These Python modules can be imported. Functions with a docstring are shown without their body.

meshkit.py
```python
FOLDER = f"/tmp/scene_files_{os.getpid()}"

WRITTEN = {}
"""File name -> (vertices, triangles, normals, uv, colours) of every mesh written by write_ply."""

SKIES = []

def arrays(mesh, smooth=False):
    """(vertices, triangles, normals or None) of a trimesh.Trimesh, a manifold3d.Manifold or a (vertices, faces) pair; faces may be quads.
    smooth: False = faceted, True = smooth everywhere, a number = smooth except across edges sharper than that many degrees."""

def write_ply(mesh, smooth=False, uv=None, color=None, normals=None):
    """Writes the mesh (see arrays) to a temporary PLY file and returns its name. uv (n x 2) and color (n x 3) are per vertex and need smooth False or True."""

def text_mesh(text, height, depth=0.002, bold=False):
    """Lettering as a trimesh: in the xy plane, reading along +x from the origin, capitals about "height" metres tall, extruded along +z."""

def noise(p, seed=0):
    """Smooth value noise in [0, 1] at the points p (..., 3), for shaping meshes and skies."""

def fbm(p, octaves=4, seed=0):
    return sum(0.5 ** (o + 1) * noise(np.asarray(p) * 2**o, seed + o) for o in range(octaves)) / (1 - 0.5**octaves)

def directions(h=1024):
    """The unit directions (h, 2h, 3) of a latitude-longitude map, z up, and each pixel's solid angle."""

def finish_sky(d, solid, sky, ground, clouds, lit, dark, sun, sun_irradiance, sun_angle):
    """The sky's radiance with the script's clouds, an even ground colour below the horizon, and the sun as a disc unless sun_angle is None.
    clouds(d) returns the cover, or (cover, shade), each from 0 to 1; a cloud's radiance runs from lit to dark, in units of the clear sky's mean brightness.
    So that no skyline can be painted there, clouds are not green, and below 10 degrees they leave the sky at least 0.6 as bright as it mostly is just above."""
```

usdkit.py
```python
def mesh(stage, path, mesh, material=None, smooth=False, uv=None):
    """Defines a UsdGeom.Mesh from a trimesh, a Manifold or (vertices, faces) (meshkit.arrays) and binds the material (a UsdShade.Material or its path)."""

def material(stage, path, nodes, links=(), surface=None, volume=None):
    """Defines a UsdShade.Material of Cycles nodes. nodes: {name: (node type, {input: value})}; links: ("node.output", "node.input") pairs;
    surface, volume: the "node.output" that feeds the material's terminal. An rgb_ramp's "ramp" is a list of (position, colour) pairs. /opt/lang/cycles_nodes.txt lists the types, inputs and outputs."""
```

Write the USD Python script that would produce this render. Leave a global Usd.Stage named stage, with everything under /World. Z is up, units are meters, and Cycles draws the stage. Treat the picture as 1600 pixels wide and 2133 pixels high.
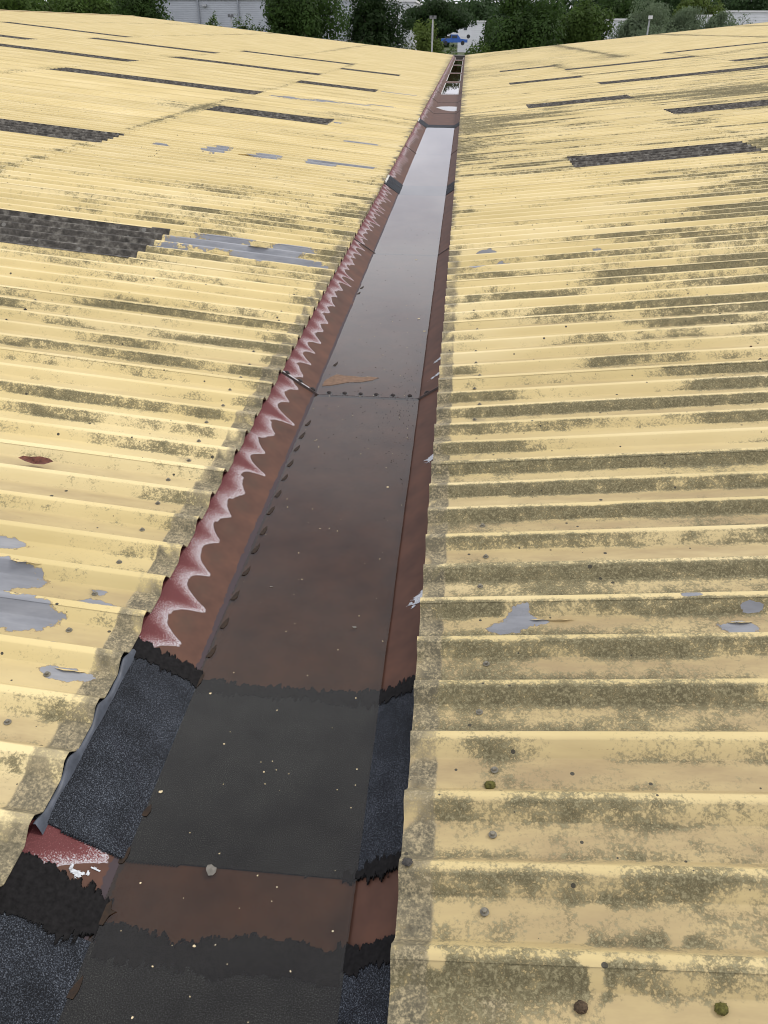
import math, random
import numpy as np
import trimesh
import shapely.geometry as sg
import usdkit, meshkit
from pxr import Gf, Sdf, Usd, UsdGeom, UsdLux, UsdShade, Vt

T = Sdf.ValueTypeNames
stage = Usd.Stage.CreateInMemory()
UsdGeom.SetStageUpAxis(stage, UsdGeom.Tokens.z)
UsdGeom.SetStageMetersPerUnit(stage, 1.0)
UsdGeom.Xform.Define(stage, '/World')
UsdGeom.Scope.Define(stage, '/World/Looks')

# ------------------------------------------------------------------ camera, sky, sun, exposure
PITCH, YAW, ROLL, EYE, FPX = 0.5608, 0.0876, 0.0072, 1.849, 1601.0
cam = UsdGeom.Camera.Define(stage, '/World/camera')
_F = np.array([-math.sin(YAW) * math.cos(PITCH), math.cos(YAW) * math.cos(PITCH), -math.sin(PITCH)])
_R = np.array([math.cos(YAW), math.sin(YAW), 0.0])
_U = np.cross(_R, _F)
_R2 = _R * math.cos(ROLL) + _U * math.sin(ROLL)
_U2 = -_R * math.sin(ROLL) + _U * math.cos(ROLL)
cam.AddTransformOp().Set(Gf.Matrix4d(*_R2, 0, *_U2, 0, *(-_F), 0, 0, 0, EYE, 1))
cam.CreateHorizontalApertureAttr(24.0)
cam.CreateVerticalApertureAttr(32.0)
cam.CreateFocalLengthAttr(24.0 * FPX / 1600.0)
cam.CreateFStopAttr(0.0)
cam.CreateExposureAttr(0.20)

SUN = np.array([0.68, 0.22, 0.70]); SUN /= np.linalg.norm(SUN)
sky = UsdLux.DomeLight.Define(stage, '/World/sky')
sky.GetPrim().SetCustomDataByKey('kind', 'structure')
skymat = usdkit.material(stage, '/World/Looks/sky_look', {
    'co': ('texture_coordinate', {}),
    'map': ('mapping', {'scale': (1.0, 1.0, 2.6)}),
    'n': ('noise_texture', {'scale': 2.3, 'detail': 5.0, 'roughness': 0.55}),
    'cr': ('rgb_ramp', {'ramp': [(0.0, (7.6, 7.5, 8.6)), (0.42, (9.2, 9.1, 10.1)), (0.60, (12.6, 12.6, 13.2)), (1.0, (15.0, 15.0, 15.2))]}),
    'cf': ('map_range', {'from_min': 0.30, 'from_max': 0.5, 'to_min': 0.72, 'to_max': 0.96, 'clamp': True}),
    's': ('sky_texture', {'sky_type': 'single_scattering', 'sun_disc': False, 'sun_elevation': math.asin(SUN[2]), 'sun_rotation': math.atan2(SUN[0], SUN[1])}),
    'm': ('mix_color', {'use_clamp': False}),
    'b': ('background_shader', {'strength': 0.1})},
    [('co.generated', 'map.vector'), ('map.vector', 'n.vector'), ('n.fac', 'cr.fac'), ('n.fac', 'cf.value'),
     ('cf.result', 'm.fac'), ('s.color', 'm.a'), ('cr.color', 'm.b'), ('m.result', 'b.color')], surface='b.background')
UsdShade.MaterialBindingAPI.Apply(sky.GetPrim()).Bind(skymat)

sun = UsdLux.DistantLight.Define(stage, '/World/sun')
sun.CreateNormalizeAttr(True)
sun.CreateIntensityAttr(0.46)
sun.CreateAngleAttr(12.0)
sun.CreateColorAttr(Gf.Vec3f(1.0, 0.955, 0.88))
_z = SUN; _x = np.cross([0, 1, 0], _z); _x /= np.linalg.norm(_x); _y = np.cross(_z, _x)
sun.AddTransformOp().Set(Gf.Matrix4d(*_x, 0, *_y, 0, *_z, 0, 0, 0, 30, 1))

# ------------------------------------------------------------------ helpers
taken = {}
def numbered(parent, name):
    k = (parent, name); n = taken.get(k, 0); taken[k] = n + 1
    return name if n == 0 else f'{name}_{n:03d}'

def path_of(parent):
    return '/World' if parent is None else str(parent.GetPath())

def tag(prim, label=None, cat=None, group=None, kind=None):
    for k, v in (('label', label), ('category', cat), ('group', group), ('kind', kind)):
        if v: prim.SetCustomDataByKey(k, v)
    return prim

def thing(name, label, cat, loc=(0, 0, 0), group=None):
    pth = '/World/' + numbered('/World', name)
    x = UsdGeom.Xform.Define(stage, pth)
    x.AddTranslateOp().Set(Gf.Vec3d(*map(float, loc)))
    return tag(x.GetPrim(), label, cat, group)

def obj(name, mesh, mat, parent=None, smooth=False, prim=None, label=None, kind=None):
    pp = path_of(parent)
    m = usdkit.mesh(stage, pp + '/' + numbered(pp, name), mesh, mat, smooth=smooth)
    if prim:
        for k, v in prim.items():
            v = np.asarray(v, np.float32)
            if v.ndim == 2:
                UsdGeom.PrimvarsAPI(m).CreatePrimvar(k, T.Color3fArray, 'vertex').Set(Vt.Vec3fArray.FromNumpy(v))
            else:
                UsdGeom.PrimvarsAPI(m).CreatePrimvar(k, T.FloatArray, 'vertex').Set(Vt.FloatArray.FromNumpy(v))
    if label or kind: tag(m.GetPrim(), label, None, None, kind)
    return m.GetPrim()

def mat(name, nodes, links, surface):
    return usdkit.material(stage, '/World/Looks/' + name, nodes, links, surface=surface)

def plain(name, color, rough=0.6, metallic=0.0, scale=20.0, var=0.25, spec=0.4, bump=0.0):
    c = np.array(color)
    return mat(name, {'g': ('geometry', {}), 'n': ('noise_texture', {'scale': scale, 'detail': 5.0, 'roughness': 0.6}),
        'r': ('rgb_ramp', {'ramp': [(0.3, tuple(c * (1 - var))), (0.7, tuple(np.minimum(c * (1 + var), 1)))]}),
        'bp': ('bump', {'strength': bump, 'distance': 0.002}),
        'p': ('principled_bsdf', {'roughness': rough, 'metallic': metallic, 'specular_ior_level': spec})},
        [('g.position', 'n.vector'), ('n.fac', 'r.fac'), ('r.color', 'p.base_color'), ('n.fac', 'bp.height'), ('bp.normal', 'p.normal')], 'p.BSDF')

def sstep(a, b, x):
    t = np.clip((np.asarray(x, float) - a) / (b - a), 0, 1)
    return t * t * (3 - 2 * t)

def box(x0, x1, y0, y1, z0, z1):
    m = trimesh.creation.box([x1 - x0, y1 - y0, z1 - z0]); m.apply_translation([(x0 + x1) / 2, (y0 + y1) / 2, (z0 + z1) / 2]); return m

def grid_faces(nr, nc):
    i = np.arange(nr - 1)[:, None] * nc + np.arange(nc - 1)[None]
    i = i.ravel()
    return np.vstack([np.stack([i, i + 1, i + nc + 1], 1), np.stack([i, i + nc + 1, i + nc], 1)])

def cat(ms): return trimesh.util.concatenate(ms)

def N(a, b, c=0.0, seed=0):
    a, b, c = np.broadcast_arrays(np.asarray(a, float), b, c)
    return meshkit.noise(np.stack([a, b, c], -1), seed)

def FB(a, b, c=0.0, o=4, seed=0):
    a, b, c = np.broadcast_arrays(np.asarray(a, float), b, c)
    return meshkit.fbm(np.stack([a, b, c], -1), o, seed)

def ray(px, py):
    """direction through a pixel of the 1600 x 2133 photograph (used once, to measure where things stand)"""
    return _F + (px - 800) / FPX * _R2 - (py - 1066.5) / FPX * _U2
def on_z(px, py, z):
    d = ray(px, py); t = (z - EYE) / d[2]
    return np.array([d[0] * t, d[1] * t, z])
def at_y(px, py, y):
    d = ray(px, py); t = y / d[1]
    return np.array([d[0] * t, y, EYE + d[2] * t])

# ------------------------------------------------------------------ materials
def maskmat():
    n = {'g': ('geometry', {}), 'a': ('attribute', {'attribute': 'mask'}), 'sa': ('separate_color', {}),
         'b': ('attribute', {'attribute': 'stain'}), 'sb': ('separate_color', {}),
         # painted ground colour
         'n1': ('noise_texture', {'scale': 2.2, 'detail': 4.0}), 'st': ('mapping', {'scale': (0.35, 1.0, 1.0)}),
         'yel': ('rgb_ramp', {'ramp': [(0.25, (0.49, 0.392, 0.17)), (0.5, (0.585, 0.472, 0.222)), (0.75, (0.66, 0.55, 0.295))]}),
         # brown stain in the troughs
         'n2': ('noise_texture', {'scale': 9.0, 'detail': 6.0, 'roughness': 0.65}), 'st2': ('mapping', {'scale': (0.25, 1.0, 1.0)}),
         'sm': ('math', {'math_type': 'multiply_add', 'value2': 1.6, 'value3': 0.0}), 'sf': ('math', {'math_type': 'multiply', 'use_clamp': True}),
         'mx1': ('mix_color', {'b': (0.30, 0.225, 0.115)}),
         # moss and lichen
         'n3': ('noise_texture', {'scale': 105.0, 'detail': 5.0, 'roughness': 0.75}),
         'n4': ('noise_texture', {'scale': 22.0, 'detail': 5.0, 'roughness': 0.6}),
         'mo1': ('math', {'math_type': 'multiply', 'value2': 0.66}), 'mo2': ('math', {'math_type': 'multiply_add', 'value2': 0.34}),
         'mo3': ('math', {'math_type': 'multiply_add', 'value2': 0.33}),   # n + D*0.46
         'mo4': ('map_range', {'range_type': 'smoothstep', 'from_min': 0.66, 'from_max': 0.80, 'to_min': 0.0, 'to_max': 0.92}),
         'mcol': ('rgb_ramp', {'ramp': [(0.38, (0.042, 0.038, 0.021)), (0.5, (0.098, 0.088, 0.047)), (0.62, (0.235, 0.21, 0.12))]}),
         'mx2': ('mix_color', {}),
         # dirt band on the cut ends
         'di1': ('math', {'math_type': 'multiply_add', 'value2': 0.75}), 'di2': ('map_range', {'range_type': 'smoothstep', 'from_min': 0.72, 'from_max': 1.02, 'to_min': 0.0, 'to_max': 0.92}),
         'dcol': ('rgb_ramp', {'ramp': [(0.38, (0.040, 0.037, 0.025)), (0.49, (0.125, 0.110, 0.070)), (0.60, (0.35, 0.29, 0.17))]}),
         'mx3': ('mix_color', {}),
         # dark lichen dots
         'v': ('voronoi_texture', {'scale': 26.0, 'feature': 'f1'}), 'vs': ('separate_color', {}), 'vr': ('math', {'math_type': 'multiply', 'value2': 0.20}), 'vp': ('math', {'math_type': 'power', 'value2': 7.0}),
         'vc': ('math', {'math_type': 'less_than'}), 'vm': ('math', {'math_type': 'multiply', 'value2': 0.9}), 'mx4': ('mix_color', {'b': (0.05, 0.045, 0.03)}),
         # peeled coating
         'n5': ('noise_texture', {'scale': 24.0, 'detail': 5.0, 'roughness': 0.62}),
         'pe1': ('math', {'math_type': 'multiply_add', 'value2': 0.62}), 'pe2': ('map_range', {'from_min': 0.79, 'from_max': 0.81, 'to_min': 0.0, 'to_max': 1.0, 'clamp': True}),
         'pe3': ('map_range', {'range_type': 'smoothstep', 'from_min': 0.76, 'from_max': 0.79, 'to_min': 0.0, 'to_max': 0.6}), 'mxe': ('mix_color', {'b': (0.16, 0.11, 0.05)}),  # dark outline of peeled patches: brown, with edge shadow painted in
         'pcol': ('rgb_ramp', {'ramp': [(0.3, (0.15, 0.156, 0.168)), (0.5, (0.205, 0.213, 0.228)), (0.7, (0.27, 0.277, 0.288))]}), 'mx5': ('mix_color', {}),
         # rust
         'ru1': ('math', {'math_type': 'multiply_add', 'value2': 0.3}), 'ru2': ('map_range', {'range_type': 'smoothstep', 'from_min': 0.45, 'from_max': 0.85, 'to_min': 0.0, 'to_max': 0.95}),
         'rcol': ('rgb_ramp', {'ramp': [(0.3, (0.09, 0.03, 0.015)), (0.6, (0.22, 0.085, 0.03)), (0.8, (0.3, 0.15, 0.06))]}), 'mx6': ('mix_color', {}), 'oi': ('object_info', {}), 'ov': ('map_range', {'to_min': 0.95, 'to_max': 1.04}), 'mx0': ('mix_color', {'blend_type': 'multiply', 'fac': 1.0}),
         'hb': ('math', {'math_type': 'multiply', 'value2': -1.0}), 'hh': ('math', {'math_type': 'multiply_add', 'value2': 0.25}),
         'bp': ('bump', {'strength': 0.5, 'distance': 0.0022}),
         'ro': ('map_range', {'from_min': 0.0, 'from_max': 1.0, 'to_min': 0.5, 'to_max': 0.9}),
         'p': ('principled_bsdf', {'specular_ior_level': 0.35})}
    l = [('a.color', 'sa.color'), ('b.color', 'sb.color'),
         ('g.position', 'st.vector'), ('st.vector', 'n1.vector'), ('n1.fac', 'yel.fac'),
         ('g.position', 'st2.vector'), ('st2.vector', 'n2.vector'), ('n2.fac', 'sm.value1'), ('sm.value', 'sf.value1'), ('sb.r', 'sf.value2'),
         ('oi.random', 'ov.value'), ('yel.color', 'mx0.a'), ('ov.result', 'mx0.b'), ('mx0.result', 'mx1.a'), ('sf.value', 'mx1.fac'),
         ('g.position', 'n3.vector'), ('g.position', 'n4.vector'), ('n3.fac', 'mo1.value1'), ('n4.fac', 'mo2.value1'), ('mo1.value', 'mo2.value3'),
         ('sa.r', 'mo3.value1'), ('mo2.value', 'mo3.value3'), ('mo3.value', 'mo4.value'), ('n3.fac', 'mcol.fac'),
         ('mx1.result', 'mx2.a'), ('mcol.color', 'mx2.b'), ('mo4.result', 'mx2.fac'),
         ('sa.b', 'di1.value1'), ('mo2.value', 'di1.value3'), ('di1.value', 'di2.value'), ('mo2.value', 'dcol.fac'),
         ('mx2.result', 'mx3.a'), ('dcol.color', 'mx3.b'), ('di2.result', 'mx3.fac'),
         ('g.position', 'v.vector'), ('v.color', 'vs.color'), ('vs.r', 'vp.value1'), ('vp.value', 'vr.value1'), ('vr.value', 'vm.value1'), ('sb.b', 'vm.value2'),
         ('v.distance', 'vc.value1'), ('vm.value', 'vc.value2'), ('mx3.result', 'mx4.a'), ('vc.value', 'mx4.fac'),
         ('g.position', 'n5.vector'), ('n5.fac', 'pe1.value1'), ('sa.g', 'pe1.value3'), ('pe1.value', 'pe2.value'),
         ('pe1.value', 'pe3.value'), ('mx4.result', 'mxe.a'), ('pe3.result', 'mxe.fac'), ('n2.fac', 'pcol.fac'), ('mxe.result', 'mx5.a'), ('pcol.color', 'mx5.b'), ('pe2.result', 'mx5.fac'),
         ('n4.fac', 'ru1.value1'), ('sb.g', 'ru1.value3'), ('ru1.value', 'ru2.value'), ('n4.fac', 'rcol.fac'),
         ('mx5.result', 'mx6.a'), ('rcol.color', 'mx6.b'), ('ru2.result', 'mx6.fac'),
         ('pe2.result', 'hb.value1'), ('mo4.result', 'hh.value1'), ('hb.value', 'hh.value3'), ('hh.value', 'bp.height'), ('bp.normal', 'p.normal'),
         ('mo4.result', 'ro.value'), ('ro.result', 'p.roughness'), ('mx6.result', 'p.base_color')]
    return mat('yellow_coated_sheet', n, l, 'p.BSDF')
M_SHEET = maskmat()

M_LIGHT = mat('weathered_rooflight', {'g': ('geometry', {}), 'n': ('noise_texture', {'scale': 14.0, 'detail': 6.0, 'roughness': 0.65}),
    'n2': ('noise_texture', {'scale': 70.0, 'detail': 3.0}),
    'r': ('rgb_ramp', {'ramp': [(0.35, (0.026, 0.024, 0.020)), (0.5, (0.062, 0.056, 0.047)), (0.64, (0.15, 0.14, 0.118))]}),
    'v': ('voronoi_texture', {'scale': 17.0}), 'vs': ('separate_color', {}), 'vp': ('math', {'math_type': 'power', 'value2': 4.0}), 'vr': ('math', {'math_type': 'multiply', 'value2': 0.60}),
    'vn': ('math', {'math_type': 'multiply_add', 'value2': 0.35}), 'vc': ('math', {'math_type': 'less_than'}), 'vf': ('math', {'math_type': 'multiply', 'value2': 0.5}),
    'm': ('mix_color', {'b': (0.25, 0.245, 0.22)}),
    'bp': ('bump', {'strength': 0.5, 'distance': 0.004}), 'p': ('principled_bsdf', {'roughness': 0.85, 'specular_ior_level': 0.25})},
    [('g.position', 'n.vector'), ('g.position', 'n2.vector'), ('n.fac', 'r.fac'), ('g.position', 'v.vector'), ('v.color', 'vs.color'), ('vs.r', 'vp.value1'), ('vp.value', 'vr.value1'),
     ('n2.fac', 'vn.value1'), ('v.distance', 'vn.value3'), ('vn.value', 'vc.value1'), ('vr.value', 'vc.value2'), ('vc.value', 'vf.value1'),
     ('r.color', 'm.a'), ('vf.value', 'm.fac'), ('m.result', 'p.base_color'), ('n2.fac', 'bp.height'), ('bp.normal', 'p.normal')], 'p.BSDF')

# gutter paint: attribute "rim" r = red rim signed distance (0.5 = edge, +0.5 = 0.1 m above), g = silt strip, b = bitumen
M_GUT = mat('brown_gutter_paint', {
    'g': ('geometry', {}), 'a': ('attribute', {'attribute': 'rim'}), 'sa': ('separate_color', {}),
    'n1': ('noise_texture', {'scale': 7.0, 'detail': 5.0, 'roughness': 0.6}), 'n2': ('noise_texture', {'scale': 300.0, 'detail': 2.0, 'roughness': 0.7}), 'n3': ('noise_texture', {'scale': 60.0, 'detail': 4.0, 'roughness': 0.6}),
    'br': ('rgb_ramp', {'ramp': [(0.28, (0.058, 0.028, 0.019)), (0.5, (0.080, 0.038, 0.025)), (0.72, (0.104, 0.047, 0.029))]}),
    'd': ('math', {'math_type': 'multiply_add', 'value2': 0.09}),            # rim + small noise
    'f': ('map_range', {'range_type': 'smoothstep', 'from_min': 0.535, 'from_max': 0.555, 'to_min': 0.0, 'to_max': 1.0}),
    'wh': ('rgb_ramp', {'ramp': [(0.0, (0.37, 0.355, 0.37)), (0.46, (0.36, 0.34, 0.35)), (0.55, (0.27, 0.205, 0.205)), (0.62, (0.145, 0.052, 0.050)), (0.8, (0.115, 0.030, 0.031)), (1.0, (0.09, 0.024, 0.024))]}),
    'd2': ('math', {'math_type': 'multiply_add', 'value2': 1.7}), 'd3': ('math', {'math_type': 'subtract', 'value2': 0.90}),
    'm1': ('mix_color', {}),
    's1': ('math', {'math_type': 'multiply_add', 'value2': 0.5}), 's2': ('map_range', {'range_type': 'smoothstep', 'from_min': 0.66, 'from_max': 0.76, 'to_min': 0.0, 'to_max': 0.9}),
    'm2': ('mix_color', {'b': (0.040, 0.031, 0.036)}),
    'bp': ('bump', {'strength': 0.25, 'distance': 0.001}),
    'bb': ('math', {'math_type': 'multiply', 'use_clamp': True}), 'm0': ('mix_color', {'b': (0.062, 0.038, 0.026)}),
    'p': ('principled_bsdf', {'roughness': 0.7, 'specular_ior_level': 0.22})},
    [('sa.b', 'bb.value1'), ('n3.fac', 'bb.value2'), ('br.color', 'm0.a'), ('bb.value', 'm0.fac'), ('a.color', 'sa.color'), ('g.position', 'n1.vector'), ('g.position', 'n2.vector'), ('g.position', 'n3.vector'), ('n1.fac', 'br.fac'),
     ('n3.fac', 'd.value1'), ('sa.r', 'd.value3'), ('d.value', 'f.value'), ('n2.fac', 'd2.value1'), ('sa.r', 'd3.value1'), ('d3.value', 'd2.value3'), ('d2.value', 'wh.fac'),
     ('m0.result', 'm1.a'), ('wh.color', 'm1.b'), ('f.result', 'm1.fac'), ('n3.fac', 's1.value1'), ('sa.g', 's1.value3'), ('s1.value', 's2.value'),
     ('m1.result', 'm2.a'), ('s2.result', 'm2.fac'), ('m2.result', 'p.base_color'), ('n3.fac', 'bp.height'), ('bp.normal', 'p.normal')], 'p.BSDF')

M_FELT = mat('mineral_felt', {'g': ('geometry', {}), 'n': ('noise_texture', {'scale': 330.0, 'detail': 2.0, 'roughness': 0.7}), 'n2': ('noise_texture', {'scale': 9.0, 'detail': 5.0}),
    'r': ('rgb_ramp', {'ramp': [(0.40, (0.006, 0.0066, 0.0082)), (0.52, (0.0155, 0.018, 0.0225)), (0.60, (0.042, 0.05, 0.062)), (0.70, (0.12, 0.13, 0.145))]}),
    'v': ('map_range', {'from_min': 0.3, 'from_max': 0.7, 'to_min': 0.6, 'to_max': 1.35}), 'm': ('mix_color', {'blend_type': 'multiply', 'fac': 1.0}),
    'bp': ('bump', {'strength': 0.6, 'distance': 0.0015}), 'p': ('principled_bsdf', {'roughness': 0.85, 'specular_ior_level': 0.18})},
    [('g.position', 'n.vector'), ('g.position', 'n2.vector'), ('n.fac', 'r.fac'), ('n2.fac', 'v.value'), ('r.color', 'm.a'), ('v.result', 'm.b'), ('m.result', 'p.base_color'), ('n.fac', 'bp.height'), ('bp.normal', 'p.normal')], 'p.BSDF')
M_BIT = plain('brushed_bitumen', (0.0085, 0.008, 0.008), 0.85, scale=80, var=0.5, spec=0.12, bump=0.3)
M_FLAP = plain('grey_felt_edge', (0.055, 0.063, 0.078), 0.5, scale=25, var=0.35, bump=0.2)
M_RUST = plain('dark_rust', (0.055, 0.028, 0.017), 0.85, scale=120, var=0.6, bump=0.5)
M_BOLT = plain('rusty_black_bolt', (0.018, 0.012, 0.010), 0.7, scale=120, var=0.6)
M_REFL = plain('dark_reflection', (0.019, 0.0095, 0.003), 0.8, scale=60, var=0.5)  # colour of the dark reflections painted onto the gutter water
M_MUD = plain('dried_silt', (0.15, 0.092, 0.058), 0.9, scale=40, var=0.3, bump=0.3)
M_SILV = plain('silver_sealant', (0.50, 0.50, 0.50), 0.35, metallic=0.6, scale=60, var=0.3)
M_WHITE = plain('white_splash', (0.42, 0.44, 0.46), 0.7, scale=150, var=0.35)
M_LIME = plain('lime_rim', (0.50, 0.49, 0.46), 0.7, scale=20, var=0.3)
M_CHALK = plain('pale_flake', (0.55, 0.45, 0.27), 0.7, scale=60, var=0.3)
M_GREYF = plain('grey_flake', (0.13, 0.12, 0.10), 0.7, scale=60, var=0.3)
M_BLOCK = plain('light_block_dark', (0.012, 0.011, 0.010), 0.9)
M_MOSS = plain('brown_moss', (0.06, 0.04, 0.022), 0.95, scale=140, var=0.7, bump=0.8)
M_MOSSG = plain('green_moss', (0.075, 0.07, 0.014), 0.95, scale=140, var=0.6, bump=0.8)
M_LICH = plain('pale_lichen', (0.36, 0.36, 0.33), 0.9, scale=140, var=0.5, bump=0.6)
M_WASH = plain('grey_washer', (0.15, 0.138, 0.105), 0.6, scale=80, var=0.4)
M_DOT = plain('dark_screw_cap', (0.035, 0.032, 0.027), 0.7, scale=120, var=0.5)
M_WATER = mat('still_water', {'g': ('geometry', {}), 'n': ('noise_texture', {'scale': 3.0, 'detail': 2.0}), 'bp': ('bump', {'strength': 0.03, 'distance': 0.004}),
    'f': ('fresnel', {'IOR': 1.375}), 't': ('transparent_bsdf', {'color': (0.80, 0.745, 0.61)}), 'gl': ('glossy_bsdf', {'color': (1, 1, 1), 'roughness': 0.012}), 'm': ('mix_closure', {})},
    [('g.position', 'n.vector'), ('n.fac', 'bp.height'), ('bp.normal', 'gl.normal'), ('f.fac', 'm.fac'), ('t.BSDF', 'm.closure1'), ('gl.BSDF', 'm.closure2')], 'm.closure')

# ------------------------------------------------------------------ the two roof slopes
XE = {-1: -0.9745, 1: -0.0554}
TN = {-1: math.tan(math.radians(5.46)), 1: math.tan(math.radians(5.85))}
ZE, YEND, DEP, RIDGE = 0.1757, 71.05, 0.038, {-1: 25.8, 1: 25.2}
Y0 = {-1: 0.9451, 1: 0.9095}                     # far edge of a crest
PH = np.array([0.0, 0.004, 0.015, 0.026, 0.032, 0.047, 0.062, 0.068, 0.092, 0.125, 0.160, 0.166, 0.183])
PZ = np.array([-0.0014, 0, 0.0004, 0, -0.0016, -0.019, -0.0364, -0.038, -0.038, -0.038, -0.038, -0.0364, -0.019])

PEEL = {-1: [(1.42, 6.42, .20, .09), (1.10, 6.70, .34, .20), (0.72, 6.62, .36, .22), (0.32, 6.44, .28, .09), (0.42, 6.86, .20, .07), (1.0, 6.92, .2, .06),
             (2.45, 11.6, .17, .33), (1.75, 11.55, .22, .22), (0.95, 11.62, .22, .22), (0.55, 11.72, .35, .13), (1.35, 11.6, .35, .05), (3.2, 11.45, .16, .08),
             (0.66, 2.24, .11, .035), (0.54, 2.06, .17, .055), (0.46, 1.87, .15, .075), (0.17, 1.975, .085, .028), (0.15, 1.645, .09, .026), (.55, 1.95, .06, .05), (.205, 2.04, .035, .018), (.235, 1.755, .035, .016), (.345, 1.80, .02, .008),
             (3.0, 20.3, .6, .2), (2.3, 20.6, .45, .12), (1.6, 20.75, .4, .08), (1.0, 21.1, .3, .06), (1.4, 16.6, .25, .08), (.9, 25.5, .5, .15), (.7, 14.1, .3, .06)],
        1: [(.275, 1.985, .065, .028), (.33, 2.02, .05, .05), (.40, 2.025, .035, .012), (1.02, 1.975, .06, .035), (1.08, 2.06, .04, .014), (.45, 6.61, .075, .05), (.82, 6.59, .05, .04),
            (1.23, 6.82, .06, .05), (.72, 4.765, .15, .012), (1.46, 4.765, .14, .012), (.32, 7.04, .1, .03), (.26, 6.5, .06, .03), (.9, 2.1, .035, .012), (.52, 1.455, .03, .006)]}
SMEAR = {-1: [(4.6, 16.4, 1.0, .5, .8), (9.6, 20.4, 1.6, .6, .5), (4.9, 25.5, 1.2, .4, .4), (9.5, 29.4, 2.0, .5, .6), (5.3, 6.5, 1.5, .4, .3)],
         1: [(4.6, 11.7, .8, .45, .9), (4.6, 20.4, 1.0, .5, .8), (9.2, 16.6, 2.0, .8, .7), (5.5, 19.2, 3.5, .9, .75), (1.2, 18.2, 1.2, .6, .35), (2.0, 21.5, 2.5, .5, .3), (9.5, 26.0, 1.6, .8, .7), (5.2, 30.0, 1.5, .5, .6), (10, 35.0, 2, 1, .7), (4.0, 25.3, 3.0, .5, .5)]}

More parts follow.
